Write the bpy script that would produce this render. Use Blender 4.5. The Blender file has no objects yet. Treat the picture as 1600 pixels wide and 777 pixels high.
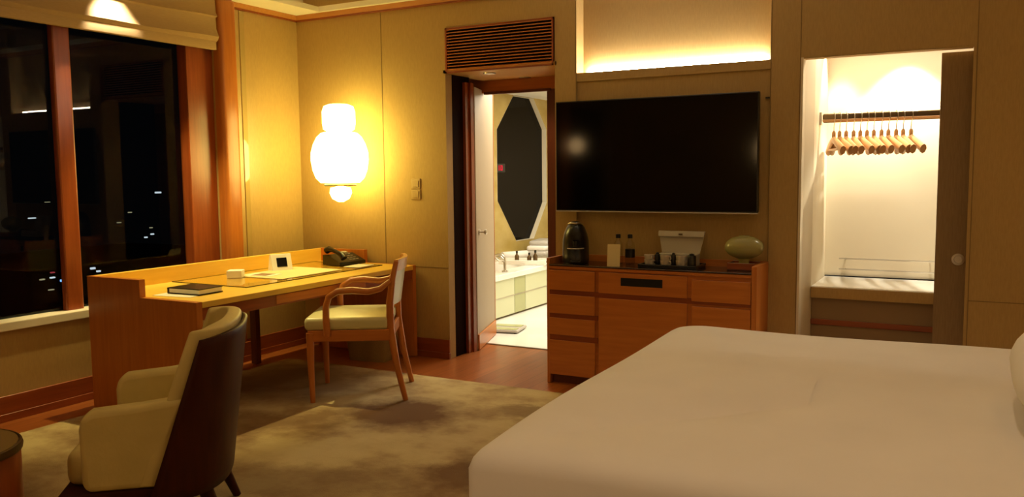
import bpy, bmesh, math, random
from mathutils import Vector, Matrix
random.seed(7)
S = bpy.context.scene
COL = S.collection
PI = math.pi

# ------------------------------------------------------------------ materials
def mat(name, color, rough=0.6, metal=0.0, spec=0.5, **k):
    m = bpy.data.materials.new(name); m.use_nodes = True
    b = m.node_tree.nodes['Principled BSDF']
    b.inputs['Base Color'].default_value = (*color, 1)
    b.inputs['Roughness'].default_value = rough
    b.inputs['Metallic'].default_value = metal
    b.inputs['Specular IOR Level'].default_value = spec
    for kk, v in k.items():
        b.inputs[kk.replace('_', ' ')].default_value = v
    return m

def nodes(m):
    return m.node_tree.nodes, m.node_tree.links, m.node_tree.nodes['Principled BSDF']

def noise_color(m, c1, c2, scale=(1, 1, 1), nscale=5, detail=4, lo=.35, hi=.65, bump=0.0, bscale=None):
    n, l, b = nodes(m)
    tc = n.new('ShaderNodeTexCoord'); mp = n.new('ShaderNodeMapping')
    mp.inputs['Scale'].default_value = scale
    nz = n.new('ShaderNodeTexNoise'); nz.inputs['Scale'].default_value = nscale; nz.inputs['Detail'].default_value = detail
    r = n.new('ShaderNodeValToRGB')
    r.color_ramp.elements[0].position = lo; r.color_ramp.elements[0].color = (*c1, 1)
    r.color_ramp.elements[1].position = hi; r.color_ramp.elements[1].color = (*c2, 1)
    l.new(tc.outputs['Object'], mp.inputs['Vector']); l.new(mp.outputs[0], nz.inputs['Vector'])
    l.new(nz.outputs[0], r.inputs[0]); l.new(r.outputs[0], b.inputs['Base Color'])
    if bump:
        nb = n.new('ShaderNodeTexNoise'); nb.inputs['Scale'].default_value = bscale or nscale * 8
        l.new(tc.outputs['Object'], nb.inputs['Vector'])
        bp = n.new('ShaderNodeBump'); bp.inputs['Strength'].default_value = bump; bp.inputs['Distance'].default_value = 0.01
        l.new(nb.outputs[0], bp.inputs['Height']); l.new(bp.outputs[0], b.inputs['Normal'])
    return m

def wood(name, c1, c2, axis, rough=.35, coat=0.0):
    sc = {'x': (1.2, 14, 14), 'y': (14, 1.2, 14), 'z': (14, 14, 1.2)}[axis]
    m = mat(name, c1, rough)
    noise_color(m, c1, c2, sc, 3.0, 5, .3, .7)
    if coat:
        m.node_tree.nodes['Principled BSDF'].inputs['Coat Weight'].default_value = coat
        m.node_tree.nodes['Principled BSDF'].inputs['Coat Roughness'].default_value = .12
    return m

def emis(name, color, strength):
    m = bpy.data.materials.new(name); m.use_nodes = True
    n = m.node_tree.nodes; n.clear()
    e = n.new('ShaderNodeEmission'); o = n.new('ShaderNodeOutputMaterial')
    e.inputs[0].default_value = (*color, 1); e.inputs[1].default_value = strength
    m.node_tree.links.new(e.outputs[0], o.inputs[0])
    return m

def thin_glass(name, tint=(1, 1, 1), rough=0.02, ior=1.5, boost=0.0):
    m = bpy.data.materials.new(name); m.use_nodes = True
    n = m.node_tree.nodes; l = m.node_tree.links; n.clear()
    t = n.new('ShaderNodeBsdfTransparent'); t.inputs[0].default_value = (*tint, 1)
    g = n.new('ShaderNodeBsdfGlossy'); g.inputs['Roughness'].default_value = rough
    f = n.new('ShaderNodeFresnel'); f.inputs[0].default_value = ior
    a = n.new('ShaderNodeMath'); a.operation = 'ADD'; a.inputs[1].default_value = boost; a.use_clamp = True
    mx = n.new('ShaderNodeMixShader'); o = n.new('ShaderNodeOutputMaterial')
    ge = n.new('ShaderNodeNewGeometry'); iv = n.new('ShaderNodeMath'); iv.operation = 'SUBTRACT'; iv.inputs[0].default_value = 1
    mu = n.new('ShaderNodeMath'); mu.operation = 'MULTIPLY'
    l.new(ge.outputs['Backfacing'], iv.inputs[1]); l.new(f.outputs[0], a.inputs[0]); l.new(a.outputs[0], mu.inputs[0]); l.new(iv.outputs[0], mu.inputs[1])
    l.new(mu.outputs[0], mx.inputs[0]); l.new(t.outputs[0], mx.inputs[1])
    l.new(g.outputs[0], mx.inputs[2]); l.new(mx.outputs[0], o.inputs[0])
    return m

M = {}
WALL1, WALL2 = (.42, .275, .104), (.47, .315, .120)
M['wall'] = noise_color(mat('wall_fabric', WALL1, .75, spec=.25), WALL1, WALL2, (30, 30, 4), 6, 3, .3, .7, .12, 300)
M['wall_satin'] = noise_color(mat('wall_satin', WALL1, .34, spec=.8), WALL1, WALL2, (20, 20, 4), 6, 3, .3, .7)
M['seam'] = mat('panel_seam', (.24, .155, .06), .8)
HW1, HW2 = (.47, .145, .024), (.56, .19, .034)
M['wood_x'] = wood('honey_wood_x', HW1, HW2, 'x', .3)
M['wood_y'] = wood('honey_wood_y', HW1, HW2, 'y', .3)
M['wood_z'] = wood('honey_wood_z', HW1, HW2, 'z', .3)
M['wood_pale_y'] = wood('pale_honey_wood_y', (.80, .50, .07), (.86, .57, .10), 'y', .28)
M['wood_pale_x'] = wood('pale_honey_wood_x', (.62, .30, .07), (.74, .38, .10), 'x', .28)
RW1, RW2 = (.22, .045, .009), (.30, .068, .014)
M['red_x'] = wood('red_wood_x', RW1, RW2, 'x', .35)
M['red_y'] = wood('red_wood_y', RW1, RW2, 'y', .35)
M['red_z'] = wood('red_wood_z', RW1, RW2, 'z', .28)
M['crown'] = wood('crown_wood', (.52, .22, .05), (.60, .27, .07), 'x', .4)
M['dark_wood'] = wood('dark_wood', (.036, .006, .002), (.055, .010, .003), 'z', .45)
M['dark_wood'].node_tree.nodes['Principled BSDF'].inputs['Specular IOR Level'].default_value = .2
M['darkred'] = wood('dark_red_wood', (.11, .026, .008), (.15, .038, .012), 'z', .4)
M['lining'] = mat('shaded_lining', (.014, .005, .002), .8, spec=.03)  # wood in shade: the darkness is put into the colour
M['door'] = mat('door_paint', (.38, .29, .19), .5)
M['post'] = wood('post_wood', (.40, .12, .02), (.50, .17, .03), 'z', .3)
M['polish'] = mat('polished_strip', (.42, .30, .12), .06, spec=1.0)
M['black'] = mat('black_plastic', (.006, .006, .006), .3)
M['screen'] = mat('screen_glass', (.0015, .0015, .002), .08, spec=.35)
M['black_matte'] = mat('black_recess', (.003, .0025, .002), .8)
M['metal'] = mat('brushed_metal', (.55, .50, .42), .3, 1.0)
M['bronze'] = mat('bronze_metal', (.16, .11, .06), .35, 1.0)
M['white'] = mat('white_paint', (.82, .78, .70), .5)
M['cream'] = mat('cream_paint', (.72, .64, .48), .5)
M['ceiling'] = mat('ceiling_paint', (.86, .82, .72), .7)
M['linen'] = noise_color(mat('white_linen', (.80, .76, .71), .85, spec=.2), (.78, .74, .69), (.82, .78, .73), (1, 1, 1), 3, 3, .3, .7, .05, 40)
M['leather'] = noise_color(mat('cream_leather', (.68, .58, .26), .5, spec=.4), (.64, .55, .24), (.72, .62, .28), (1, 1, 1), 8, 4, .3, .7, .1, 60)
M['seat_leather'] = mat('pale_seat_leather', (.62, .58, .30), .33, spec=.6)
M['paper'] = mat('paper', (.80, .78, .70), .6)
M['cream_card'] = mat('cream_card', (.72, .60, .30), .6)
M['grey_plastic'] = mat('grey_plastic', (.50, .47, .43), .4)
M['marble'] = noise_color(mat('white_marble', (.85, .84, .80), .12, spec=.6), (.80, .79, .75), (.88, .87, .84), (1, 1, 1), 2, 5, .35, .6)
M['green_glass'] = mat('pale_green_panel', (.60, .63, .42), .12, spec=.6)
M['green_dark'] = mat('olive_green_panel', (.42, .44, .22), .2)
M['bath_wall'] = noise_color(mat('amber_stone', (.62, .50, .20), .25), (.36, .25, .06), (.46, .34, .11), (1, 1, 2), 2.5, 4, .35, .65)
M['glassware'] = thin_glass('clear_glass', (.93, .93, .90), .03, 1.5, .03)
M['desk_glass'] = thin_glass('desk_glass', (.97, .95, .88), .03, 1.5, .0)
M['top_glass'] = mat('dark_counter_glass', (.045, .022, .012), .08, spec=.7)
M['window_glass'] = thin_glass('window_glass', (.9, .93, .9), .0, 1.42, .0)
M['card'] = mat('off_white_card', (.46, .42, .33), .6)
M['china'] = mat('white_china', (.55, .50, .42), .3)
M['jade'] = mat('pale_green_glass', (.42, .38, .13), .25, spec=.6, Transmission_Weight=.25, Subsurface_Weight=.0)
M['blind'] = noise_color(mat('blind_fabric', (.50, .38, .22), .85), (.36, .23, .10), (.41, .27, .12), (4, 4, 60), 6, 3, .3, .7)
M['asphalt'] = mat('dark_ground', (.02, .03, .035), .9)
M['basket'] = noise_color(mat('woven_brown', (.30, .20, .07), .7), (.26, .17, .06), (.36, .25, .09), (60, 60, 60), 5, 2, .4, .6, .3, 120)
M['hanger_wood'] = mat('hanger_wood', (.52, .28, .11), .4)

# ----- rug: beige wool with cloudy brown patches woven in
def rug_mat():
    m = mat('cloud_rug', (.4, .3, .2), .95, spec=.1)
    n, l, b = nodes(m)
    tc = n.new('ShaderNodeTexCoord')
    nz = n.new('ShaderNodeTexNoise'); nz.inputs['Scale'].default_value = 1.5; nz.inputs['Detail'].default_value = 6; nz.inputs['Roughness'].default_value = .62
    mp = n.new('ShaderNodeMapping'); mp.inputs['Scale'].default_value = (1, 1.1, 1); mp.inputs['Location'].default_value = (3.1, 1.7, 0)
    l.new(tc.outputs['Object'], mp.inputs[0]); l.new(mp.outputs[0], nz.inputs['Vector'])
    r = n.new('ShaderNodeValToRGB')
    e = r.color_ramp.elements
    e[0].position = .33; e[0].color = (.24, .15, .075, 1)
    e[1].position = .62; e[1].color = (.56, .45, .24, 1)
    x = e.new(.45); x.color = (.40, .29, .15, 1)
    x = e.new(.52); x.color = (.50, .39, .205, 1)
    # woven blotches with a shape of their own
    wz = n.new('ShaderNodeTexNoise'); wz.inputs['Scale'].default_value = 3.2; wz.inputs['Detail'].default_value = 7; wz.inputs['Roughness'].default_value = .65
    l.new(tc.outputs['Object'], wz.inputs['Vector'])
    sub = n.new('ShaderNodeVectorMath'); sub.operation = 'SUBTRACT'; sub.inputs[1].default_value = (.5, .5, .5)
    scl = n.new('ShaderNodeVectorMath'); scl.operation = 'SCALE'; scl.inputs['Scale'].default_value = .5
    add = n.new('ShaderNodeVectorMath'); add.operation = 'ADD'
    l.new(wz.outputs['Color'], sub.inputs[0]); l.new(sub.outputs[0], scl.inputs[0])
    l.new(tc.outputs['Object'], add.inputs[0]); l.new(scl.outputs[0], add.inputs[1])
    prev = None
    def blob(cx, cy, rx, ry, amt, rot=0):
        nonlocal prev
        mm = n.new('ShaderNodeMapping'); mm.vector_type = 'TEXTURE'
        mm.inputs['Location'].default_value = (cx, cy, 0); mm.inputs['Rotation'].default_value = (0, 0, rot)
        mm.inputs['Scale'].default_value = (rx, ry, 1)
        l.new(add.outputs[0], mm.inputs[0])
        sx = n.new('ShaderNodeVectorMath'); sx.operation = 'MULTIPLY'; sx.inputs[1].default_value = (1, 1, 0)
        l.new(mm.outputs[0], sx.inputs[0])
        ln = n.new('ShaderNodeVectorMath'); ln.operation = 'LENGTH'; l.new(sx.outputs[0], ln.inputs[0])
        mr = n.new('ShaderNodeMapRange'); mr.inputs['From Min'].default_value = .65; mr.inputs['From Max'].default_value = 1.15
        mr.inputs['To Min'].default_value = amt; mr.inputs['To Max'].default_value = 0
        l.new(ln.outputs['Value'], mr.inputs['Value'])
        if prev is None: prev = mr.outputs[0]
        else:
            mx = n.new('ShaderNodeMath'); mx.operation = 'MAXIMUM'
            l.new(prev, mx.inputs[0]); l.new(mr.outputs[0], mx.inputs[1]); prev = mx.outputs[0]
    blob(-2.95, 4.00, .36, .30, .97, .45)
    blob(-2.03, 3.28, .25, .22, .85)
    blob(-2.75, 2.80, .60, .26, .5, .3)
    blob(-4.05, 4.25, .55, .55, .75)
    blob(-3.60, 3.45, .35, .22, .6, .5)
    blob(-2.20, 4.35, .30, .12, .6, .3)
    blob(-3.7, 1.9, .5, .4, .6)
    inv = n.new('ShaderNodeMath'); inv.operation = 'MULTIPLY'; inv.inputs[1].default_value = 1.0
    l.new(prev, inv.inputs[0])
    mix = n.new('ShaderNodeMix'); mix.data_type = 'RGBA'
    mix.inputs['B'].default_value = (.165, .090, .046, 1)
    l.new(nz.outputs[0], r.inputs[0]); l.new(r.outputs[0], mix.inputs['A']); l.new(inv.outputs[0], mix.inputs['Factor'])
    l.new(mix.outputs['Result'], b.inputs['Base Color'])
    fb = n.new('ShaderNodeTexNoise'); fb.inputs['Scale'].default_value = 220
    l.new(tc.outputs['Object'], fb.inputs['Vector'])
    bp = n.new('ShaderNodeBump'); bp.inputs['Strength'].default_value = .35; bp.inputs['Distance'].default_value = .01
    l.new(fb.outputs[0], bp.inputs['Height']); l.new(bp.outputs[0], b.inputs['Normal'])
    return m
M['rug'] = rug_mat()

def plank_mat():
    m = mat('plank_floor', (.3, .08, .02), .28)
    n, l, b = nodes(m)
    tc = n.new('ShaderNodeTexCoord'); mp = n.new('ShaderNodeMapping'); mp.inputs['Rotation'].default_value = (0, 0, PI / 2)
    br = n.new('ShaderNodeTexBrick'); br.inputs['Scale'].default_value = 1
    br.inputs['Brick Width'].default_value = 1.2; br.inputs['Row Height'].default_value = .11
    br.inputs['Mortar Size'].default_value = .0015; br.inputs['Bias'].default_value = 0
    br.inputs['Color1'].default_value = (.29, .078, .016, 1); br.inputs['Color2'].default_value = (.38, .115, .026, 1)
    br.inputs['Mortar'].default_value = (.10, .03, .01, 1)
    l.new(tc.outputs['Object'], mp.inputs[0]); l.new(mp.outputs[0], br.inputs['Vector'])
    nz = n.new('ShaderNodeTexNoise'); nz.inputs['Scale'].default_value = 3; nz.inputs['Detail'].default_value = 5
    m2 = n.new('ShaderNodeMapping'); m2.inputs['Scale'].default_value = (14, 1, 1)
    l.new(tc.outputs['Object'], m2.inputs[0]); l.new(m2.outputs[0], nz.inputs['Vector'])
    mx = n.new('ShaderNodeMix'); mx.data_type = 'RGBA'; mx.blend_type = 'MULTIPLY'; mx.inputs['Factor'].default_value = .6
    rr = n.new('ShaderNodeValToRGB'); rr.color_ramp.elements[0].color = (.55, .55, .55, 1); rr.color_ramp.elements[0].position = .3
    rr.color_ramp.elements[1].position = .65
    l.new(nz.outputs[0], rr.inputs[0]); l.new(br.outputs['Color'], mx.inputs['A']); l.new(rr.outputs[0], mx.inputs['B'])
    l.new(mx.outputs['Result'], b.inputs['Base Color'])
    return m
M['planks'] = plank_mat()

# ------------------------------------------------------------------ mesh helpers
class MB:
    def __init__(s): s.bm = bmesh.new()
    def box(s, x0, x1, y0, y1, z0, z1, bev=0, seg=2, mi=0):
        r = bmesh.ops.create_cube(s.bm, size=1)
        vs = r['verts']
        for v in vs:
            v.co = Vector((x0 + (v.co.x + .5) * (x1 - x0), y0 + (v.co.y + .5) * (y1 - y0), z0 + (v.co.z + .5) * (z1 - z0)))
        fs = set(f for v in vs for f in v.link_faces)
        for f in fs: f.material_index = mi
        if bev:
            es = list(set(e for v in vs for e in v.link_edges))
            rr = bmesh.ops.bevel(s.bm, geom=es, offset=bev, segments=seg, affect='EDGES', profile=.5)
            for f in rr['faces']: f.material_index = mi
        return s
    def poly(s, pts, off):
        """prism: polygon pts (3d) extruded by vector off"""
        a = [s.bm.verts.new(p) for p in pts]
        b = [s.bm.verts.new(Vector(p) + Vector(off)) for p in pts]
        n = len(pts)
        s.bm.faces.new(a); s.bm.faces.new(b[::-1])
        for i in range(n):
            s.bm.faces.new([a[i], b[i], b[(i + 1) % n], a[(i + 1) % n]])
        return s
    def grid(s, rows, close_u=False, cap=False):
        g = [[s.bm.verts.new(p) for p in row] for row in rows]
        for i in range(len(g) - 1):
            m = len(g[i])
            for j in range(m if close_u else m - 1):
                s.bm.faces.new([g[i][j], g[i][(j + 1) % m], g[i + 1][(j + 1) % m], g[i + 1][j]])
        if cap:
            s.bm.faces.new(g[0][::-1]); s.bm.faces.new(g[-1])
        return s
    def lathe(s, prof, c=(0, 0), n=32, sx=1, sy=1):
        rows = []
        for r, z in prof:
            r = max(r, 1e-4)
            rows.append([(c[0] + sx * r * math.cos(2 * PI * k / n), c[1] + sy * r * math.sin(2 * PI * k / n), z) for k in range(n)])
        return s.grid(rows, True, True)
    def tube(s, pts, rad, n=10, flat=1.0):
        pts = [Vector(p) for p in pts]; rows = []
        u = None
        for i, p in enumerate(pts):
            t = (pts[min(i + 1, len(pts) - 1)] - pts[max(i - 1, 0)]).normalized()
            if u is None:
                u = t.cross(Vector((0, 0, 1)))
                if u.length < .2: u = t.cross(Vector((1, 0, 0)))
            u = (u - t * u.dot(t)).normalized(); w = u.cross(t).normalized()
            r = rad[i] if isinstance(rad, (list, tuple)) else rad
            rows.append([p + u * r * math.cos(2 * PI * k / n) + w * r * flat * math.sin(2 * PI * k / n) for k in range(n)])
        return s.grid(rows, True, True)
    def build(s, name, m, parent=None, smooth=False, subsurf=0, loc=None, rz=0):
        bmesh.ops.recalc_face_normals(s.bm, faces=s.bm.faces[:])
        me = bpy.data.meshes.new(name); s.bm.to_mesh(me); s.bm.free()
        for mm in (m if isinstance(m, (list, tuple)) else [m]): me.materials.append(mm)
        if smooth:
            for p in me.polygons: p.use_smooth = True
            try: me.set_sharp_from_angle(angle=math.radians(50))
            except Exception: pass
        o = bpy.data.objects.new(name, me); COL.objects.link(o)
        if parent: o.parent = parent
        if loc: o.location = loc
        o.rotation_euler.z = rz
        if subsurf:
            d = o.modifiers.new('sub', 'SUBSURF'); d.levels = d.render_levels = subsurf
        return o

def struct(name, mb, m, parent=None, **k):
    o = mb.build(name, m, parent, **k)
    if not parent: o['kind'] = 'structure'
    return o
def tag(o, label, cat, group=None):
    o['label'] = label; o['category'] = cat
    if group: o['group'] = group
    return o
def thing(name, label, cat, loc=(0, 0, 0), rz=0, group=None):
    o = bpy.data.objects.new(name, None); COL.objects.link(o)
    o.empty_display_size = .1
    o.location = loc; o.rotation_euler.z = rz
    return tag(o, label, cat, group)
def copy_tree(o, parent=None):
    c = o.copy(); COL.objects.link(c); c.parent = parent
    for ch in list(o.children): copy_tree(ch, c)
    return c

D = 5.363      # face of the back wall
XL = -4.93     # face of the window wall
YD = 5.97      # door frame plane
XR, YB = 1.25, -2.6
ZC = 2.72      # soffit height

# ------------------------------------------------------------------ room shell
struct('floor', MB().box(XL - .2, XR + .1, YB - .1, YD + .02, -.1, 0), M['planks'])
# rug lies in the room, its edges set in from the walls
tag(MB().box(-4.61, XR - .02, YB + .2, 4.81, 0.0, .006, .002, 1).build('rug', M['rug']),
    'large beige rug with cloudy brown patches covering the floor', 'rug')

# back wall in one mesh: openings for the door, the lamp niche and the closet
w = MB()
TH = .12
w.box(XL - .2, -3.48, D, D + TH, 0, 3.0)
w.box(-3.48, -2.574, D, D + TH, 2.495, 3.0)
w.box(-2.574, -2.412, D, D + .2, 0, 3.0)
w.box(-2.412, -1.106, D + .012, D + .2, 0, 2.06)        # panel behind the screen
w.box(-2.412, -1.106, D + .125, D + .2, 2.06, 3.0)      # niche back
w.box(-1.106, -.932, D, D + .2, 0, 3.0)
w.box(-.932, -.016, D, D + .08, 2.095, 3.0)
w.box(-.016, XR + .1, D, D + TH, 0, 3.0)
struct('wall_back', w, M['wall'])
# fine joints between the fabric panels
t = MB()
for x in (-4.068, -1.106, -.932):
    t.box(x - .003, x + .003, D - .002, D + .001, .15, 2.67)
t.box(-2.415, -2.409, D - .002, D + .001, .15, 2.67)
t.box(.0, .005, D - .002, D + .001, .1, 2.67)
t.box(-4.93, -3.48, D - .002, D + .001, .700, .705)
t.box(-.0, XR, D - .002, D + .001, .672, .677)
struct('trim_1', t, M['seam'])
# lip of the niche in front of the lamp strip
struct('trim_2', MB().box(-2.412, -1.106, D + .0, D + .02, 2.04, 2.098).box(-2.412, -1.106, D + .02, D + .125, 2.03, 2.045), M['wall'])
# window wall
w = MB()
w.box(XL - .2, XL, YB - .1, 4.48, 0, .53)
w.box(XL - .2, XL, 4.48, D + .1, 0, 3.0)
w.box(XL - .2, XL, YB - .1, 4.48, 2.62, 3.0)
w.box(XL - .2, XL, YB - .1, -1.6, .53, 2.62)
struct('wall_left', w, M['wall_satin'])
struct('wall_right', MB().box(XR, XR + .1, YB - .1, D + .1, 0, 3.0), M['wall'])
struct('wall_rear', MB().box(XL - .2, XR + .1, YB - .1, YB, 0, 3.0), M['wall'])
# ceiling: lowered border round a raised tray
c = MB()
TX0, TX1, TY0, TY1 = -4.63, XR - .5, YB + .5, 5.293
c.box(XL - .2, TX0, YB - .1, D + .1, ZC, ZC + .04)
c.box(TX1, XR + .1, YB - .1, D + .1, ZC, ZC + .04)
c.box(TX0, TX1, TY1, D + .1, ZC, ZC + .04)
c.box(TX0, TX1, YB - .1, TY0, ZC, ZC + .04)
c.box(XL - .2, XR + .1, YB - .1, D + .1, 2.98, 3.06)
c.box(XL - .2, TX0 - .22, YB - .1, D + .1, ZC + .04, 2.98)
c.box(TX1 + .12, XR + .1, YB - .1, D + .1, ZC + .04, 2.98)
struct('ceiling', c, M['ceiling'])
# crown moulding with a dark lower edge
c = MB()
c.box(XL, XL + .035, 4.64, D, 2.682, ZC - .001); c.box(XL, XR, D - .035, D, 2.682, ZC - .001)
c.box(XL, XL + .028, 4.64, D, 2.672, 2.682, mi=1); c.box(XL, XR, D - .028, D, 2.672, 2.682, mi=1)
struct('trim_3', c, [M['crown'], M['red_x']])
# baseboards, two steps
b = MB()
b.box(-4.88, -3.472, D - .022, D, 0, .046, .002, 1); b.box(-4.88, -3.476, D - .014, D, .046, .148, .002, 1)
b.box(-2.574, -2.48, D - .022, D, 0, .148, .002, 1)
b.box(-1.08, -.94, D - .022, D, 0, .148, .002, 1); b.box(.0, XR, D - .022, D, 0, .148, .002, 1)
struct('baseboard_back', b, M['red_x'])
b = MB()
b.box(XL, XL + .022, YB, D, 0, .046, .002, 1); b.box(XL, XL + .014, YB, D, .046, .150, .002, 1)
b.box(XL, -4.85 + .022, 4.46, 4.66, 0, .046, .002, 1); b.box(XL, -4.85 + .014, 4.47, 4.65, .046, .150, .002, 1)
struct('baseboard_left', b, M['red_y'])

# ------------------------------------------------------------------ window
wn = bpy.data.objects.new('window_1', None); COL.objects.link(wn); wn['kind'] = 'structure'
GX = -5.02
MB().box(GX - .01, GX, -1.6, 4.25, .53, 2.62).build('glass_pane', M['window_glass'], wn)
f = MB()
f.box(GX, GX + .05, 3.258, 3.377, .55, 2.62, .012, 2)
f.build('mullion', M['red_z'], wn)
f = MB().box(GX, GX + .07, 1.2, 1.34, .55, 2.62, .012, 2)
f.build('mullion', M['red_z'], wn)
f = MB().box(GX - .02, -4.945, 4.24, 4.48, .53, 2.62, .004, 1).build('window_jamb', M['red_z'], wn)
MB().box(GX - .02, XL + .025, YB + .9, 4.48, .53, .585, .006, 2).build('window_sill', M['cream'], wn)
# rounded wooden post closing the window bay
struct('trim_4', MB().box(XL - .03, -4.85, 4.48, 4.64, .150, ZC - .001, .030, 5), M['post'], smooth=True)

struct('trim_10', MB().box(XL - .01, XL + .006, 4.735, 4.785, .15, 2.67, .002, 1), M['polish'])
# roman blind, drawn up in folds
rb = thing('roman_blind', 'beige roman blind drawn up in folds at the top of the window', 'blind', (XL + .012, 0, 0))
prof = [(0, 2.69), (.03, 2.69), (.034, 2.60), (.05, 2.572), (.036, 2.566), (.03, 2.56), (.034, 2.48), (.058, 2.425), (.046, 2.402), (.036, 2.395), (.03, 2.39), (.012, 2.385), (0, 2.39)]
rows = []
for k in range(40):
    y = -1.55 + (4.47 + 1.55) * k / 39
    wob = .004 * math.sin(y * 3.1) + .003 * math.sin(y * 7.3 + 1)
    rows.append([(p[0] + wob * (1 if p[0] > .02 else 0), y, p[1] + wob) for p in prof])
MB().grid(rows, True, True).build('fabric', M['blind'], rb, smooth=True)
MB().box(.008, .040, -1.55, 4.465, 2.338, 2.408, .004, 2).build('hem_bar', M['blind'], rb, smooth=True)
MB().box(.0, .03, -1.55, 4.47, 2.69, 2.715, .002, 1).build('head_rail', M['red_y'], rb)

# ------------------------------------------------------------------ doorway to the bathroom
# wooden lining of the opening
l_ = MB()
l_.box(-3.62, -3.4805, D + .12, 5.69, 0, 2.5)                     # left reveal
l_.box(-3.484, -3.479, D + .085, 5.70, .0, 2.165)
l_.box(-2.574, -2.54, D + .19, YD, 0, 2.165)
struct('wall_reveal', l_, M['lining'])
struct('trim_5', MB().box(-3.50, -2.56, D + .0, YD, 2.165, 2.19), M['wood_pale_x'])  # soffit wood lightened in colour to stand for light bounced from the floor
struct('trim_11', MB().box(-3.95, -2.54, YD, YD + .08, 2.07, 2.5), M['wood_x'])
s_ = MB()
s_.box(-3.48, -3.455, 5.60, 5.70, 0, 2.12)
s_.box(-3.455, -3.44, 5.655, 5.70, 0, 2.12)
struct('trim_6', s_, M['red_z'])
struct('trim_7', MB().box(-2.935, -2.52, YD, YD + .08, 0, 2.07).box(-3.50, -2.9, YD - .01, YD + .03, 2.055, 2.075), M['darkred'])
struct('trim_8', MB().box(-3.6, -2.9, YD + .0, YD + .03, -.005, .004), M['bronze'])

# air grille above the opening
gr = thing('air_grille', 'long wooden slatted air grille above the bathroom doorway', 'vent', (-3.03, D, 2.165))
g = MB()
g.box(-.446, .446, -.006, .012, .318, .33); g.box(-.446, .446, -.006, .012, 0, .012)
g.box(-.446, -.432, -.006, .012, 0, .33); g.box(.434, .446, -.006, .012, 0, .33)
g.build('frame', M['red_x'], gr)
g = MB()
for k in range(14):
    z = .023 + k * .0222
    g.poly([(-.432, -.004, z), (-.432, -.004, z + .006), (-.432, .03, z + .016), (-.432, .03, z + .010)], (.866, 0, 0))
g.build('slats', M['wood_x'], gr)
MB().box(-.446, .446, .05, .06, 0, .33).build('backing', M['black_matte'], gr)
for i, (x, y) in enumerate(((-3.19, 5.52), (-3.10, 5.92))):
    pos = ('nearer to the grille', 'nearer to the bathroom')[i]
    dl = thing('recessed_light', 'small round light in the doorway soffit, the one ' + pos, 'ceiling light', (x, y, 2.165))
    MB().lathe([(.03, -.004), (.045, -.006), (.048, 0), (.03, 0)], n=24).build('trim_ring', M['metal'], dl, smooth=True)
    MB().lathe([(.029, -.003), (.029, -.001)], n=20).build('lens', emis('soffit_lens', (1, .75, .45), 1.2), dl)

# the open door
dr = bpy.data.objects.new('door_1', None); COL.objects.link(dr); dr['kind'] = 'structure'
dr.location = (-3.435, 5.705, 0)
dvec = Vector((-3.66 + 3.435, 6.38 - 5.705)); dr.rotation_euler.z = math.atan2(dvec.y, dvec.x)
L = dvec.length
MB().box(0, L, .0, .04, .004, 2.095, .003, 1).build('door_leaf', M['door'], dr)
MB().box(L - .001, L + .012, -.003, .043, .004, 2.095).build('door_edge', M['wood_z'], dr)
MB().box(.01, L - .01, -.012, .0, .004, .13, .003, 1).build('kick_board', M['wood_x'], dr)
h = MB().lathe([(.024, 0), (.024, .008), (.008, .01), (.008, .04), (.02, .045), (.022, .06), (.012, .068)], n=20)
bmesh.ops.rotate(h.bm, verts=h.bm.verts, cent=(0, 0, 0), matrix=Matrix.Rotation(PI / 2, 3, 'X'))
hh = h.build('door_knob', M['metal'], dr, smooth=True); hh.location = (.10, 0, .95)

# ------------------------------------------------------------------ bathroom
bx0, bx1, by0, by1, bz = -4.80, -1.6, YD + .08, 10.6, 2.34
struct('floor_bathroom', MB().box(bx0 - .2, bx1 + .1, YD + .02, by1 + .1, -.1, 0), M['marble'])
struct('ceiling_bathroom', MB().box(bx0 - .2, bx1 + .1, YD + .08, by1 + .1, bz, bz + .1), M['white'])
struct('wall_bathroom_right', MB().box(bx1, bx1 + .1, YD + .08, by1, 0, bz), M['cream'])
struct('wall_bathroom_back', MB().box(bx0 - .2, bx1 + .1, by1, by1 + .1, 0, bz), M['cream'])
struct('wall_bathroom_front', MB().box(-2.53, bx1 + .1, YD + .0, YD + .08, 0, 2.6).box(bx0 - .2, -3.95, YD, YD + .08, 0, 2.6), M['cream'])
# wall with the eight-sided window
OCT = [(8.86, 2.335), (9.38, 2.335), (9.73, 1.97), (9.73, 1.04), (9.36, .60), (8.90, .60), (8.45, 1.10), (8.45, 1.92)]
bm = bmesh.new()
outer = [(by0 - .1, 0), (by1, 0), (by1, bz), (by0 - .1, bz)]
def ring(pts, x): return [bm.verts.new((x, y, z)) for y, z in pts]
# faces around the octagon, in strips
o0 = ring(OCT, bx0); o1 = ring(OCT, bx0 - .10)
q = ring(outer, bx0)
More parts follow.
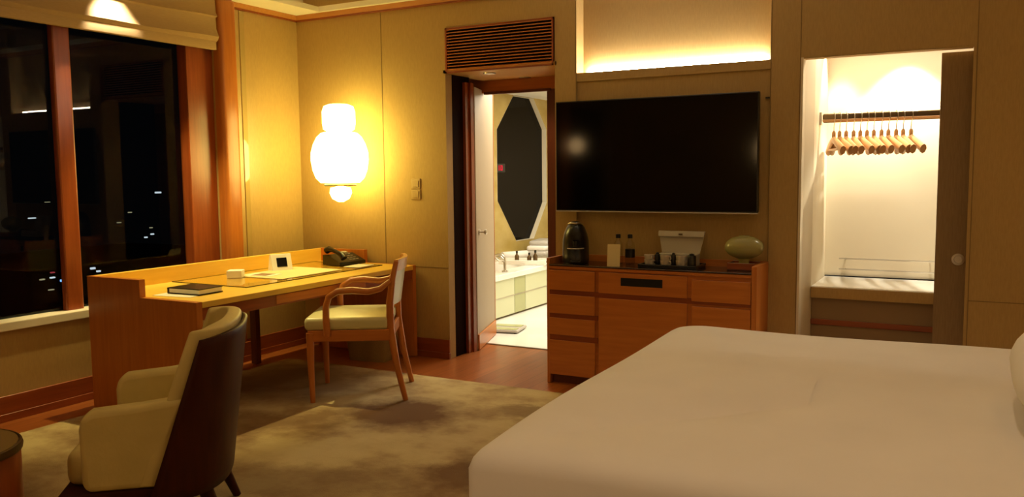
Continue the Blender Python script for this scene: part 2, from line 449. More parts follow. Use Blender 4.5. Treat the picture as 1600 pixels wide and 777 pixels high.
# order: q0 bottom-near, q1 bottom-far, q2 top-far, q3 top-near ; OCT: 0 top-near,1 top-far,2,3 far,4,5 bottom,6,7 near
bm.faces.new([q[3], o0[0], o0[1], q[2]]); bm.faces.new([q[2], o0[1], o0[2]]); bm.faces.new([q[2], o0[2], o0[3], q[1]])
bm.faces.new([q[1], o0[3], o0[4]]); bm.faces.new([q[1], o0[4], o0[5], q[0]]); bm.faces.new([q[0], o0[5], o0[6]])
bm.faces.new([q[0], o0[6], o0[7], q[3]]); bm.faces.new([q[3], o0[7], o0[0]])
mbw = MB(); mbw.bm.free(); mbw.bm = bm
struct('wall_bathroom_left', mbw, M['bath_wall'])
mbw = MB(); a = [mbw.bm.verts.new((bx0 + .004, y, z)) for y, z in OCT]; b2 = [mbw.bm.verts.new((bx0 - .07, y, z)) for y, z in OCT]
for i in range(8): mbw.bm.faces.new([a[i], b2[i], b2[(i + 1) % 8], a[(i + 1) % 8]])
w2 = bpy.data.objects.new('window_2', None); COL.objects.link(w2); w2['kind'] = 'structure'
mbw.build('window_reveal', M['cream'], w2)
mbw = MB().poly([(bx0 - .06, y, z) for y, z in OCT], (-.01, 0, 0))
mbw.build('glass_pane', mat('night_glass', (.006, .004, .002), .04, spec=.05), w2)
# red numerals glowing in the window
dc = thing('digital_clock', 'small red digital figures glowing against the dark bathroom window', 'clock', (bx0 - .045, 8.60, 1.48))
m_ = MB().box(-.012, .0, -.06, .13, -.05, .05, .004, 1); m_.build('clock_body', M['black'], dc)
RED = emis('red_led', (1, .03, .05), .9)
MB().box(0, .003, -.03, -.016, -.03, .03).build('numeral', RED, dc)
MB().poly([(0, .010, -.03), (0, .06, -.03), (0, .06, .03), (0, .010, .03), (0, .010, .018), (0, .045, .018), (0, .045, -.018), (0, .024, -.018), (0, .024, .012), (0, .010, .012)], (.003, 0, 0)).build('numeral', RED, dc)

# bath in white marble with green glass front
tb = thing('bathtub', 'white marble bath deck with pale green glass front panels', 'bathtub', (-3.99, 8.2, 0))
k = MB()
k.box(-.80, .012, -1.6, -1.2, .38, .435, .004, 1); k.box(-.80, .012, 1.2, 1.7, .38, .435, .004, 1)
k.box(-.80, -.62, -1.2, 1.2, .38, .435, .004, 1); k.box(-.18, .012, -1.2, 1.2, .38, .435, .004, 1)
k.build('deck', M['marble'], tb)
k = MB()
k.grid([[(-.18, -1.2, .43), (-.18, 1.2, .43)], [(-.24, -1.1, .08), (-.24, 1.1, .08)], [(-.56, -1.1, .08), (-.56, 1.1, .08)], [(-.62, -1.2, .43), (-.62, 1.2, .43)]])
k.poly([(-.18, -1.2, .43), (-.24, -1.1, .08), (-.56, -1.1, .08), (-.62, -1.2, .43)], (0, -.01, 0))
k.poly([(-.18, 1.2, .43), (-.24, 1.1, .08), (-.56, 1.1, .08), (-.62, 1.2, .43)], (0, .01, 0))
k.build('basin', M['white'], tb)
for y0, y1, mm in ((-1.6, -.85, 'green_glass'), (-.84, -.62, 'green_dark'), (-.61, .35, 'green_glass'), (.36, 1.7, 'green_glass')):
    MB().box(-.03, 0, y0, y1, .02, .378, .002, 1).build('front_panel', M[mm], tb)
MB().box(-.02, .004, -1.6, 1.7, .20, .208).build('panel_rail', M['metal'], tb)
MB().box(-.05, -.03, -1.6, 1.7, 0, .03).build('plinth', M['bronze'], tb)

def towel_roll(x, y, z, ln, r, rz, lab):
    o = thing('rolled_towel', lab, 'towel', (x, y, z), rz)
    n = 26
    pts = []
    for i in range(60):
        a = i / 59 * 6 * PI; rr = .012 + (r - .012) * i / 59
        pts.append((0, rr * math.cos(a), r + rr * math.sin(a)))
    rows = [[(-ln / 2 + .0, p[1], p[2]) for p in pts], [(ln / 2, p[1], p[2]) for p in pts]]
    MB().grid(rows).build('towel_cloth', M['linen'], o, smooth=True).modifiers.new('s', 'SOLIDIFY').thickness = .006
    return o
towel_roll(-4.58, 8.45, .436, .34, .05, 1.1, 'white rolled towel lying on the marble bath deck')
fa = thing('bath_faucet', 'chrome bath faucet with a curved spout on the marble deck', 'faucet', (-4.07, 7.30, .436))
MB().lathe([(.03, 0), (.03, .01), (.014, .015), (.014, .10), (.010, .11)], n=20).build('base', M['metal'], fa, smooth=True)
MB().tube([(0, 0, .09), (0, 0, .14), (-.03, 0, .17), (-.08, 0, .175), (-.12, 0, .155), (-.125, 0, .13)], .011).build('spout', M['metal'], fa, smooth=True)
MB().box(-.01, .01, -.045, -.01, .10, .115, .003, 1).build('lever', M['metal'], fa)
ft = thing('folded_towels', 'grey and white folded bath towels heaped below the dark window', 'towels', (-4.58, 9.15, .436), .2)
MB().box(-.13, .13, -.30, .30, 0, .055, .022, 3).build('lower_towel', M['grey_plastic'], ft, smooth=True)
MB().box(-.12, .12, -.27, .26, .055, .115, .024, 3).build('middle_towel', M['linen'], ft, smooth=True)
k = MB().box(-.11, .12, -.20, .27, .115, .17, .024, 3); k.build('upper_towel', M['grey_plastic'], ft, smooth=True)
# tray with bottles across the deck
bt = thing('bath_tray', 'white tray across the bath below the dark window', 'tray', (-4.24, 8.05, .436), .25)
k = MB().box(-.26, .26, -.13, .13, .0, .012, .003, 1)
k.box(-.26, .26, -.13, -.118, .012, .05, .003, 1); k.box(-.26, .26, .118, .13, .012, .05, .003, 1)
k.build('tray_body', M['white'], bt)
k = MB().tube([(-.26, -.1, .03), (-.30, -.1, .07), (-.30, .1, .07), (-.26, .1, .03)], .008); k.build('handle', M['metal'], bt, smooth=True)
k = MB().tube([(.26, -.1, .03), (.30, -.1, .07), (.30, .1, .07), (.26, .1, .03)], .008); k.build('handle', M['metal'], bt, smooth=True)
for i, (x, y, s_) in enumerate(((-4.33, 8.04, 1), (-4.20, 8.08, .85), (-4.12, 8.07, 1.1))):
    lab = ('dark toiletry bottle on the bath tray, farthest from the deck edge', 'short dark toiletry bottle in the middle of the bath tray', 'tall dark toiletry bottle on the bath tray, nearest the deck edge')[i]
    o = thing('toiletry_bottle', lab, 'bottle', (x, y, .449))
    MB().lathe([(.02, 0), (.024, .005), (.024, .07 * s_), (.010, .09 * s_), (.010, .10 * s_)], n=18).build('body', M['bronze'], o, smooth=True)
    MB().lathe([(.012, .10 * s_), (.012, .125 * s_)], n=14).build('cap', M['black'], o, smooth=True)
# bath mat rack on floor
mt = thing('bath_scale', 'flat pale grey bathroom scale with two pads on the marble floor', 'scale', (-3.66, 6.58, 0), .2)
MB().box(-.15, .15, -.15, .15, .008, .03, .008, 2).build('platform', M['grey_plastic'], mt)
for y in (-.08, .08): MB().box(-.13, .13, y - .05, y + .05, .03, .034, .002, 1).build('foot_pad', M['green_dark'], mt)
for x, y in ((-.12, -.12), (.12, -.12), (-.12, .12), (.12, .12)):
    MB().lathe([(.015, 0), (.015, .01)], (x, y), 12).build('foot', M['black'], mt)

# ------------------------------------------------------------------ desk
dk = thing('writing_desk', 'long honey-coloured wooden writing desk with raised back rail', 'desk', (0, 0, 0))
DX0, DX1, DY0, DY1, DZ, RZ = -4.71, -3.765, 3.225, 5.335, .718, .822
# end panels: a low front part and a tall back part (one board cut in an L)
def endpanel(y0, y1):
    p = [(DX0, y0, .0065), (DX1, y0, .0065), (DX1, y0, DZ), (-4.235, y0, DZ), (-4.235, y0, RZ), (DX0, y0, RZ)]
    return MB().poly(p, (0, y1 - y0, 0))
endpanel(DY0, DY0 + .04).build('end_panel', M['wood_z'], dk)
endpanel(DY1 - .04, DY1).build('end_panel', M['wood_z'], dk)
MB().box(DX0, DX0 + .032, DY0 + .04, DY1 - .04, .60, RZ, .002, 1).build('back_rail', M['wood_pale_y'], dk)
MB().box(DX0 + .032, DX1 + .004, DY0 + .04, DY1 - .04, DZ - .035, DZ, .002, 1).build('desktop', M['wood_pale_y'], dk)
MB().box(DX1 - .03, DX1 - .008, DY0 + .04, DY1 - .04, .612, DZ - .035).build('apron', M['red_y'], dk)
MB().box(DX1 - .029, DX1 - .005, DY0 + .62, DY0 + 1.5, .622, DZ - .042, .001, 1).build('drawer_front', M['wood_y'], dk)
MB().box(-4.735, -4.675, 4.545, 4.59, .0065, .60, .003, 1).build('leg', M['darkred'], dk)

gs = MB().box(-4.66, -3.975, 3.80, 5.19, DZ + .0005, DZ + .0065).build('desk_glass_sheet', [M['desk_glass'], mat('glass_edge', (.05, .05, .02), .2)])
for p_ in gs.data.polygons:
    p_.material_index = 0 if abs(p_.normal.z) > .5 else 1
tag(gs,
    'clear glass sheet laid over the wooden desktop', 'glass sheet')
GZ = DZ + .0066
tag(MB().box(-4.50, -4.045, 4.185, 4.80, GZ, GZ + .003, .001, 1).build('desk_blotter', M['cream_card']),
    'large cream desk blotter lying on the glass sheet', 'blotter')
bk = thing('booklet', 'thin brown and white booklet on the near end of the blotter', 'booklet', (-4.33, 4.30, GZ + .0031), .15)
MB().box(-.10, .10, -.075, .075, 0, .003, .001, 1).build('pages', M['paper'], bk)
MB().box(-.06, .06, -.06, .06, .003, .004).build('printed_panel', mat('brown_print', (.25, .14, .08), .5), bk)
tag(MB().box(-.05, .05, -.05, .05, 0, .05, .002, 1).build('memo_block', M['paper'], loc=(-4.43, 4.14, GZ), rz=.6),
    'small white block of memo paper on the glass, left of the booklet', 'memo block')
# leather folder on papers at the near end
tag(MB().box(-.14, .14, -.12, .10, 0, .0012).build('paper_sheet', M['paper'], loc=(-4.12, 3.455, DZ + .0006), rz=.12),
    'white paper sheets under the black folder on the desk', 'paper')
fo = thing('leather_folder', 'thick black leather folder on the near end of the desk', 'folder', (-4.10, 3.51, DZ + .002), .05)
MB().box(-.13, .13, -.095, .095, 0, .006, .002, 1).box(-.13, .13, -.095, .095, .031, .037, .002, 1).box(-.13, -.12, -.095, .095, .004, .034).build('cover', M['black'], fo)
MB().box(-.118, .124, -.09, .09, .006, .031).build('pages', M['paper'], fo)
# display clock
ck = thing('desk_clock', 'pale grey wedge-shaped desk clock with a square dark screen', 'clock', (-4.46, 4.60, GZ), 1.12)
MB().poly([(-.075, -.05, 0), (-.075, .05, 0), (-.075, .012, .118), (-.075, -.012, .118)], (.15, 0, 0)).build('body', M['white'], ck)
d_ = MB(); d_.poly([(-.038, -.041, .028), (.038, -.041, .028), (.038, -.0215, .092), (-.038, -.0215, .092)], (0, -.003, .001))
d_.build('display', M['screen'], ck)
# telephone
ph = thing('desk_telephone', 'black desk telephone with handset at the far end of the desk', 'telephone', (-4.30, 5.13, GZ), 1.40)
k = MB(); k.poly([(-.13, -.10, 0), (-.13, .10, 0), (-.13, .10, .075), (-.13, .05, .078), (-.13, -.10, .025)], (.26, 0, 0)); k.build('base', M['black'], ph)
k = MB()
for i in range(4):
    for j in range(3):
        x = .0 + j * .032; y = -.07 + i * .033; z = .036 + i * .0116
        k.box(x, x + .022, y, y + .018, z - .004, z + .004)
k.build('keypad', M['grey_plastic'], ph)
MB().poly([(.0, .062, .077), (.09, .062, .077), (.09, .09, .084), (.0, .09, .084)], (0, 0, .006)).build('display', M['grey_plastic'], ph)
k = MB().tube([(-.085, -.10, .055), (-.085, -.075, .082), (-.085, -.03, .096), (-.085, .03, .112), (-.085, .075, .118), (-.085, .105, .105)], [.026, .024, .016, .016, .024, .027], 12)
k.build('handset', M['black'], ph, smooth=True)
tag(MB().box(-.07, .07, -.10, .10, 0, .003).build('note_pad', M['paper'], loc=(-4.09, 5.05, GZ), rz=.1),
    'white note pad beside the telephone', 'note pad')
# woven waste bin under desk
wb = thing('waste_bin', 'square brown waste bin standing under the far end of the desk', 'bin', (-4.02, 5.10, 0), .10)
k = MB()
rows = []
for z, s_ in ((0, .155), (.27, .185), (.27, .175), (.012, .146)):
    rr = []
    for cx_, cy_, a0 in ((1, 1, 0), (-1, 1, 1), (-1, -1, 2), (1, -1, 3)):
        for q_ in range(4):
            a = (a0 + q_ / 3) * PI / 2; rr.append(((s_ - .03) * cx_ + .03 * math.cos(a), ((s_ - .03) * cy_ + .03 * math.sin(a)) * .62, z))
    rows.append(rr)
k.grid(rows, True); k.bm.faces.new([v for v in k.bm.verts][:16][::-1]); k.bm.faces.new([v for v in k.bm.verts][48:64])
k.build('bin_body', M['basket'], wb, smooth=True)
MB().tube([(.185 * math.cos(a * PI / 12), .115 * math.sin(a * PI / 12), .27) for a in range(24)] + [(.185, 0, .27)], .006, 6).build('rim', M['bronze'], wb) if False else None

# ------------------------------------------------------------------ desk chair
def desk_chair(loc, rz):
    c = thing('desk_armchair', 'honey wood armchair with a pale leather seat pulled up to the desk', 'chair', loc, rz)
    wd = M['wood_z']
    # front legs (x forward)
    for y in (-.25, .25):
        k = MB(); k.tube([(.245, y, 0), (.25, y, .22), (.25, y, .44)], [.016, .021, .025], 8)
        k.build('leg', wd, c, smooth=True)
    for y in (-.235, .235):
        k = MB(); k.tube([(-.33, y, 0), (-.28, y, .22), (-.245, y, .45), (-.245, y, .62), (-.265, y, .77), (-.29, y * .96, .875)],
                         [.017, .021, .025, .023, .019, .016], 8)
        k.build('leg', wd, c, smooth=True)
    k = MB(); k.box(-.24, .26, -.26, -.238, .385, .455, .004, 1); k.box(-.24, .26, .238, .26, .385, .455, .004, 1)
    k.box(.235, .262, -.25, .25, .385, .455, .004, 1); k.box(-.255, -.235, -.24, .24, .385, .455, .004, 1)
    k.build('seat_frame', M['wood_x'], c)
    k = MB(); k.box(-.235, .285, -.262, .262, .452, .535, .028, 4); k.build('seat', M['seat_leather'], c, smooth=True)
    for s in (-1, 1):
        y = .268 * s
        k = MB(); k.tube([(.14, y, .42), (.145, y, .52), (.145, y, .60), (.125, y, .665), (.07, y * 1.02, .70), (-.02, y * 1.02, .705), (-.12, y, .695), (-.19, y * .97, .71), (-.25, y * .9, .755)],
                         [.026, .025, .024, .024, .025, .025, .024, .022, .018], 10, .85)
        k.build('armrest', M['wood_x'], c, smooth=True)
    rows = []
    for i in range(9):
        y = -.225 + .45 * i / 8; b_ = -.035 * (1 - (y / .225) ** 2)
        rows.append([(-.302 + b_, y, .885), (-.276 + b_, y, .885), (-.268 + b_, y, .815), (-.294 + b_, y, .815)])
    MB().grid(rows, True, True).build('top_rail', M['wood_pale_x'], c, smooth=True)
    rows = []
    for i in range(9):
        y = -.215 + .43 * i / 8; b_ = -.03 * (1 - (y / .215) ** 2)
        rows.append([(-.290 + b_, y, .813), (-.262 + b_, y, .813), (-.233 + b_, y, .60), (-.260 + b_, y, .60)])
    MB().grid(rows, True, True).build('backrest', M['seat_leather'], c, smooth=True)
    return c
hd = math.atan2(-.51, -.86)
desk_chair((-3.48, 4.255, .0062), hd)

# ------------------------------------------------------------------ tub armchair
def tub_chair(loc, rz):
    c = thing('tub_armchair', 'cream leather tub armchair with a dark wooden back shell', 'armchair', loc, rz)
    def shell(off, z0, z1, top_drop, a0=90, a1=88, hw=.345):
        rows = []
        NT, NU = 16, 33
        for i in range(NT + 1):
            t = i / NT
            row = []
            pm = math.radians(a0 + (a1 - a0) * t)
            for j in range(NU):
                u = -1 + 2 * j / (NU - 1)
                a = u * pm
                lean = -.10 * t ** 1.1
                rx = .245 - .110 * t + off; ry = hw + off - .045 * t ** 2
                zt = z1 - top_drop * abs(u) ** 2.6
                z = z0 + (zt - z0) * t
                ca, sa = math.cos(a), math.sin(a)
                row.append((-.015 - .185 * t - rx * math.copysign(abs(ca) ** .8, ca), ry * math.copysign(abs(sa) ** .8, sa), z))
            rows.append(row)
        return rows
    k = MB().grid(shell(.012, .215, .825, .02)); o = k.build('back_shell', M['dark_wood'], c, smooth=True)
    s = o.modifiers.new('s', 'SOLIDIFY'); s.thickness = .018; s.offset = 0
    k = MB().grid(shell(-.030, .27, .852, .02, 96, 98)); o = k.build('backrest', M['leather'], c, smooth=True)
    s = o.modifiers.new('s', 'SOLIDIFY'); s.thickness = .060; s.offset = 0
    bv = o.modifiers.new('b', 'BEVEL'); bv.width = .024; bv.segments = 3; bv.limit_method = 'ANGLE'
    for s_ in (-1, 1):
        k = MB()
        y0, y1 = sorted((.255 * s_, .342 * s_))
        pr = [(-.02, .265), (.20, .265), (.212, .30), (.215, .50), (.205, .545), (.17, .568), (.0, .580), (-.17, .60)]
        k.poly([(x, y0, z) for x, z in pr], (0, y1 - y0, 0))
        o = k.build('arm_panel', M['leather'], c, smooth=True)
        bv = o.modifiers.new('b', 'BEVEL'); bv.width = .025; bv.segments = 4; bv.limit_method = 'ANGLE'; bv.angle_limit = .6
    k = MB().box(-.22, .285, -.262, .262, .265, .40, .04, 4); k.build('seat_cushion', M['leather'], c, smooth=True)
    k = MB().box(-.16, .295, -.335, .335, .215, .265, .008, 2)
    k.build('seat_base', M['dark_wood'], c, smooth=True)
    for x, y, dx, dy in ((.25, .28, .03, .02), (.25, -.28, .03, -.02), (-.18, .20, -.09, .03), (-.18, -.20, -.09, -.03)):
        k = MB().tube([(x + dx, y + dy, 0), (x + dx * .5, y + dy * .5, .12), (x, y, .235)], [.017, .024, .032], 10)
        k.build('leg', M['dark_wood'], c, smooth=True)
    return c
tub_chair((-2.87, 2.245, .0062), 3.87)

# side table, a wooden drum
st = thing('drum_side_table', 'round brown wooden drum side table cut off at the left edge', 'side table', (-3.085, 1.525, .0062))
MB().lathe([(.20, 0), (.225, .01), (.245, .25), (.245, .455), (.242, .46)], n=48).build('drum_body', M['red_z'], st, smooth=True)
MB().lathe([(.244, .46), (.252, .463), (.254, .475), (.25, .487), (.243, .489), (.24, .486)], n=48).build('top_rim', M['bronze'], st, smooth=True)
MB().lathe([(.238, .4855), (.238, .489)], n=48).build('tabletop', mat('brown_top', (.30, .20, .07), .3), st, smooth=True)

# ------------------------------------------------------------------ bed
bd = thing('bed', 'wide bed with a smooth white duvet', 'bed', (0, 0, 0))
BX1 = 1.02
def contour(x0, x1, y0, y1, rs, z, xs=(0, 0), dz=(0, 0), n=10):
    """rounded rectangle; rs radii for corners (x0y0, x1y0, x1y1, x0y1); xs shifts x0 side at y0/y1"""
    pts = []
    cs = [((x0, y0), rs[0], PI), ((x1, y0), rs[1], 1.5 * PI), ((x1, y1), rs[2], 0), ((x0, y1), rs[3], .5 * PI)]
    sg = [(1, 1), (-1, 1), (-1, -1), (1, -1)]
    for (c0, r, a0), (sx_, sy_) in zip(cs, sg):
        for i in range(n + 1):
            a = a0 + i / n * PI / 2
            pts.append([c0[0] + sx_ * r + r * math.cos(a), c0[1] + sy_ * r + r * math.sin(a), z])
    full = []
    for i, p in enumerate(pts):
        q_ = pts[(i + 1) % len(pts)]
        d = math.hypot(q_[0] - p[0], q_[1] - p[1]); m_ = max(1, int(d / .12))
        for j in range(m_):
            full.append([p[k] + (q_[k] - p[k]) * j / m_ for k in range(3)])
    for p in full:
        fx = max(0, min(1, (p[0] - x0) / (x1 - x0))); fy = max(0, min(1, (p[1] - y0) / (y1 - y0)))
        p[0] += ((xs[0] * (1 - fy) + xs[1] * fy)) * (1 - fx)
        p[2] += (dz[0] * (1 - fy) + dz[1] * fy) * (1 - fx) ** 3
    return full
BY0, BY1 = 2.06, 4.20
base = dict(x0=-1.32, x1=BX1, y0=BY0, y1=BY1)
rows = []
N = None
for inset, z, rk in ((.005, .10, 1), (.0, .35, 1), (.0, .575, 1), (.006, .602, 1), (.022, .622, .9), (.05, .638, .8), (.13, .650, .7), (.30, .656, .6), (.55, .658, .5), (.85, .66, .4)):
    rs = [.07 * rk + .001, .10 * rk + .001, .10 * rk + .001, .22 * rk + .001]
    # keep point count equal: build from the outer contour and slide inwards
    if N is None:
        outer_c = contour(base['x0'], base['x1'], BY0, BY1, [.04, .1, .1, .15], 0, (.03, 0))
        N = len(outer_c)
    cxm, cym = (base['x0'] + BX1) / 2, (BY0 + BY1) / 2
    hx, hy = (BX1 - base['x0']) / 2, (BY1 - BY0) / 2
    row = []
    for p in outer_c:
        fx = (p[0] - cxm) / hx; fy = (p[1] - cym) / hy
        x = cxm + fx * (hx - inset); y = cym + fy * (hy - inset)
        nearl = max(0, -fx) ** 3 * max(0, -fy) ** 2
        zz = z - .035 * nearl * (1 if z > .4 else 0) + (.006 * math.sin(x * 4 + 1) * math.sin(y * 3.3) if z > .6 else 0)
        wv = .008 * math.sin(5 * (x + y)) if .2 < z < .6 else 0
        row.append((x + wv * (1 if fx < -.9 else 0), y, zz))
    rows.append(row)
mb = MB().grid(rows, True)
vs = [v for v in mb.bm.verts]; mb.bm.faces.new(vs[-N:])
mb.build('duvet', M['linen'], bd, smooth=True)
MB().box(-1.22, BX1 - .02, BY0 + .08, BY1 - .08, .08, .30).build('bed_base', M['dark_wood'], bd)
for x in (-1.05, .85):
    for y in (BY0 + .2, BY1 - .2): MB().box(x - .04, x + .04, y - .04, y + .04, .006, .08).build('leg', M['dark_wood'], bd)
MB().box(BX1 + .01, XR - .12, BY0 - .3, BY1 + .3, .006, 1.15, .02, 2).build('headboard', M['leather'], bd)
def pillow(loc, rx, ry, rz_, lab):
    o = thing('pillow', lab, 'pillow', loc)
    rows = []
    for v in range(1, 16):
        ph_ = -PI / 2 + PI * v / 16
        row = []
        for u in range(36):
            a = 2 * PI * u / 36
            def se(c, e): return math.copysign(abs(c) ** e, c)
            row.append((rx * se(math.cos(ph_), .5) * se(math.cos(a), .45), ry * se(math.cos(ph_), .5) * se(math.sin(a), .45), rz_ * se(math.sin(ph_), 1.0)))
        rows.append(row)
    p = MB().grid(rows, True, True).build('pillow_cover', M['linen'], o, smooth=True)
    return p, o
p, o = pillow((.482, 2.93, .812), .36, .36, .142, 'plump white pillow at the head of the bed, cut off by the right edge')

# ------------------------------------------------------------------ minibar cabinet
cb = thing('minibar_cabinet', 'wide honey wood cabinet with drawers and a dark glass top', 'cabinet', (0, 0, 0))
CX0, CX1, CY, CB, CZ = -2.49, -1.13, 5.03, D - .003, .80
MB().box(CX0 + .015, CX1, CY + .02, CB, .06, CZ - .02).build('carcass', M['wood_x'], cb)
MB().box(CX0 + .03, CX1 - .0, CY + .05, CB, 0.0, .06).build('plinth', M['darkred'], cb)
MB().box(CX0, CX0 + .022, CY + .012, CB, .0, .85, .002, 1).build('side_panel', M['wood_z'], cb)
MB().box(CX1, CX1 + .03, CY, CB, .0, .853, .003, 1).build('side_panel', M['wood_z'], cb)
MB().box(CX0 + .022, CX1, CY + .004, CB, CZ - .02, CZ, .002, 1).build('top_board', M['wood_x'], cb)
MB().box(CX0 + .022, CX1, CB - .025, CB, CZ, .853, .002, 1).build('back_rail', M['wood_x'], cb)
MB().box(CX0 + .024, CX1 - .002, CY, CB - .027, CZ, CZ + .010, .002, 1).build('glass_top', M['top_glass'], cb)
def front(nm, x0, x1, z0, z1, grip=True):
    d = MB().box(x0, x1, CY, CY + .02, z0, z1, .002, 1).build(nm, M['wood_x'], cb)
    return d
fz = [(.640, .772), (.482, .607), (.337, .450), (.065, .299)]
for z0, z1 in fz: front('drawer', -2.466, -2.137, z0, z1)
front('drawer', -2.108, -1.522, .636, .772)
front('door', -2.108, -1.522, .065, .603)
front('drawer', -1.492, -1.134, .622, .755)
front('drawer', -1.492, -1.134, .345, .590); front('drawer', -1.492, -1.134, .065, .315)
k = MB()
for z in (.610, .640): pass
k.box(CX0 + .022, -2.12, CY + .012, CY + .02, .299, .337).box(CX0 + .022, -2.12, CY + .012, CY + .02, .450, .482).box(CX0 + .022, CX1, CY + .012, CY + .02, .603, .64)
k.build('finger_grooves', M['red_x'], cb)
MB().box(-1.955, -1.678, CY - .001, CY + .004, .692, .744).build('dark_slot', M['black_matte'], cb)
CT = CZ + .0102
# little tray at the far right of the cabinet top
tr = thing('rimmed_tray', 'small dark tray with a thin bright rim under the green vase', 'tray', (-1.22, 5.22, CT))
MB().box(-.085, .085, -.075, .075, 0, .008, .002, 1).build('tray_base', M['darkred'], tr)
k = MB().box(-.085, .085, -.075, -.07, .008, .045, .001, 1).box(-.085, .085, .07, .075, .008, .045, .001, 1).box(-.085, -.08, -.07, .07, .008, .045, .001, 1).box(.08, .085, -.07, .07, .008, .045, .001, 1)
k.build('rim', M['red_x'], tr)
for yy in (-.0735, .0715): MB().box(-.083, .083, yy, yy + .002, .045, .0475).build('rim_edge', M['metal'], tr)
vz = thing('oval_vase', 'squat oval vase of pale green glass at the right end of the cabinet', 'vase', (-1.22, 5.22, CT + .009))
pr = [(.034, 0), (.038, .004), (.030, .03), (.034, .058)]
for i in range(1, 16):
    a = -PI / 2 + .32 + (PI - .56) * i / 16
    pr.append((.118 * math.cos(a) ** .85, .13 + .070 * math.sin(a)))
pr += [(.035, .197), (.03, .203), (.024, .203), (.022, .19)]
MB().lathe(pr, n=40, sy=.7).build('vase_body', M['jade'], vz, smooth=True)
# coffee machine
cm = thing('coffee_machine', 'black egg-shaped capsule coffee machine on the cabinet', 'coffee machine', (-2.345, 5.195, CT), .42)
k = MB(); rows = []
for z, sx, sy, oy in ((0, .085, .12, 0), (.01, .09, .125, 0), (.05, .09, .12, .005), (.10, .09, .10, .02), (.15, .088, .11, .01), (.20, .078, .115, .0), (.24, .062, .10, .0), (.265, .045, .075, .0), (.28, .022, .035, .0)):
    rows.append([(sx * math.cos(2 * PI * i / 32), oy + sy * math.sin(2 * PI * i / 32), z) for i in range(32)])
k.grid(rows, True, True).build('body', M['black'], cm, smooth=True)
MB().box(-.035, .035, -.155, -.08, .012, .028, .006, 2).build('drip_tray', M['black'], cm)
MB().tube([(-.055, -.102, .105), (-.03, -.118, .104), (0, -.122, .104), (.03, -.118, .104), (.055, -.102, .105)], .0035, 8).build('trim_strip', M['metal'], cm, smooth=True)
k = MB().tube([(-.045, -.02, .262), (-.03, -.06, .272), (0, -.082, .268), (.03, -.06, .272), (.045, -.02, .262)], .0075, 8); k.build('lever', M['metal'], cm, smooth=True)
MB().lathe([(.018, .12), (.022, .155)], (0, -.10), 16).build('spout', M['black'], cm, smooth=True)
# menu card
tag(MB().poly([(-.042, -.012, 0), (.042, -.012, 0), (.042, .006, .142), (-.042, .006, .142)], (0, .004, 0)).build('menu_card', M['cream_card'], loc=(-2.025, 5.085, CT), rz=.15),
    'upright cream menu card standing in front of the bottles', 'card')
# bottles
def bottle(loc, lab):
    o = thing('water_bottle', lab, 'bottle', loc, 0, 'clear bottles behind the menu card')
    MB().lathe([(.028, 0), (.032, .006), (.032, .115), (.028, .135), (.014, .160), (.013, .175)], n=24).build('body', M['glassware'], o, smooth=True)
    MB().lathe([(.016, .172), (.016, .195), (.012, .198)], n=18).build('cap', M['black'], o, smooth=True)
    return o
b0 = bottle((-2.055, 5.24, CT), 'clear bottle with a black cap behind the menu card')
b1 = copy_tree(b0); b1.location = (-1.975, 5.25, CT); b1['label'] = 'clear bottle with a wide black label beside the menu card'
MB().lathe([(.0325, .045), (.0325, .10)], n=24).build('bottle_label', M['black'], b1, smooth=True)
# tray, box, cups
ty = thing('black_tray', 'long black serving tray in the middle of the cabinet top', 'tray', (-1.67, 5.19, CT))
k = MB().box(-.19, .19, -.11, .11, 0, .008, .003, 1)
k.build('tray_base', M['black'], ty)
k = MB().box(-.19, .19, -.11, -.102, .008, .022, .002, 1).box(-.19, .19, .102, .11, .008, .022, .002, 1).box(-.19, -.182, -.102, .102, .008, .022, .002, 1).box(.182, .19, -.102, .102, .008, .022, .002, 1)
k.build('rim', M['black'], ty)
bxo = thing('white_tea_box', 'open white box with its flared lid raised behind the stacked cups', 'box', (-1.64, 5.235, CT + .009))
k = MB().box(-.125, .125, -.04, .05, 0, .075, .003, 1); k.build('box_body', M['card'], bxo)
k = MB(); k.poly([(-.125, .045, .075), (.125, .045, .075), (.155, .066, .215), (-.155, .066, .215)], (0, .006, .0)); k.build('lid', M['card'], bxo)
k = MB(); k.poly([(-.152, .052, .212), (.152, .052, .212), (.150, .042, .180), (-.150, .042, .180)], (0, .012, 0)); k.build('lid_lip', M['card'], bxo)
k = MB()
k.box(-.012, .012, .036, .046, .192, .200)
k.build('clasp', M['bronze'], bxo)
def cup(loc, lab, g=None):
    o = thing('coffee_cup', lab, 'cup', loc, 0, g)
    MB().lathe([(.018, 0), (.022, .002), (.030, .02), (.033, .042), (.031, .042), (.028, .02), (.020, .005)], n=24).build('cup_body', M['china'], o, smooth=True)
    MB().tube([(.030, 0, .034), (.045, 0, .034), (.048, 0, .022), (.040, 0, .012), (.027, 0, .012)], .0035, 8).build('handle', M['china'], o, smooth=True)
    return o
c0 = None
for i, x in enumerate((-1.80, -1.695, -1.59)):
    nm = ('left', 'middle', 'right')[i]
    for j in range(2):
        lab = '%s white cup of the %s stack on the black tray' % (('lower', 'upper')[j], nm)
        if c0 is None: c0 = cup((x, 5.13, CT + .0085), lab, 'white cups stacked on the black tray')
        else:
            c_ = copy_tree(c0); c_.location = (x, 5.13, CT + .0085 + j * .030); c_['label'] = lab; c_.rotation_euler.z = -.9 + .5 * i
            c_.scale = (1, 1, 1)
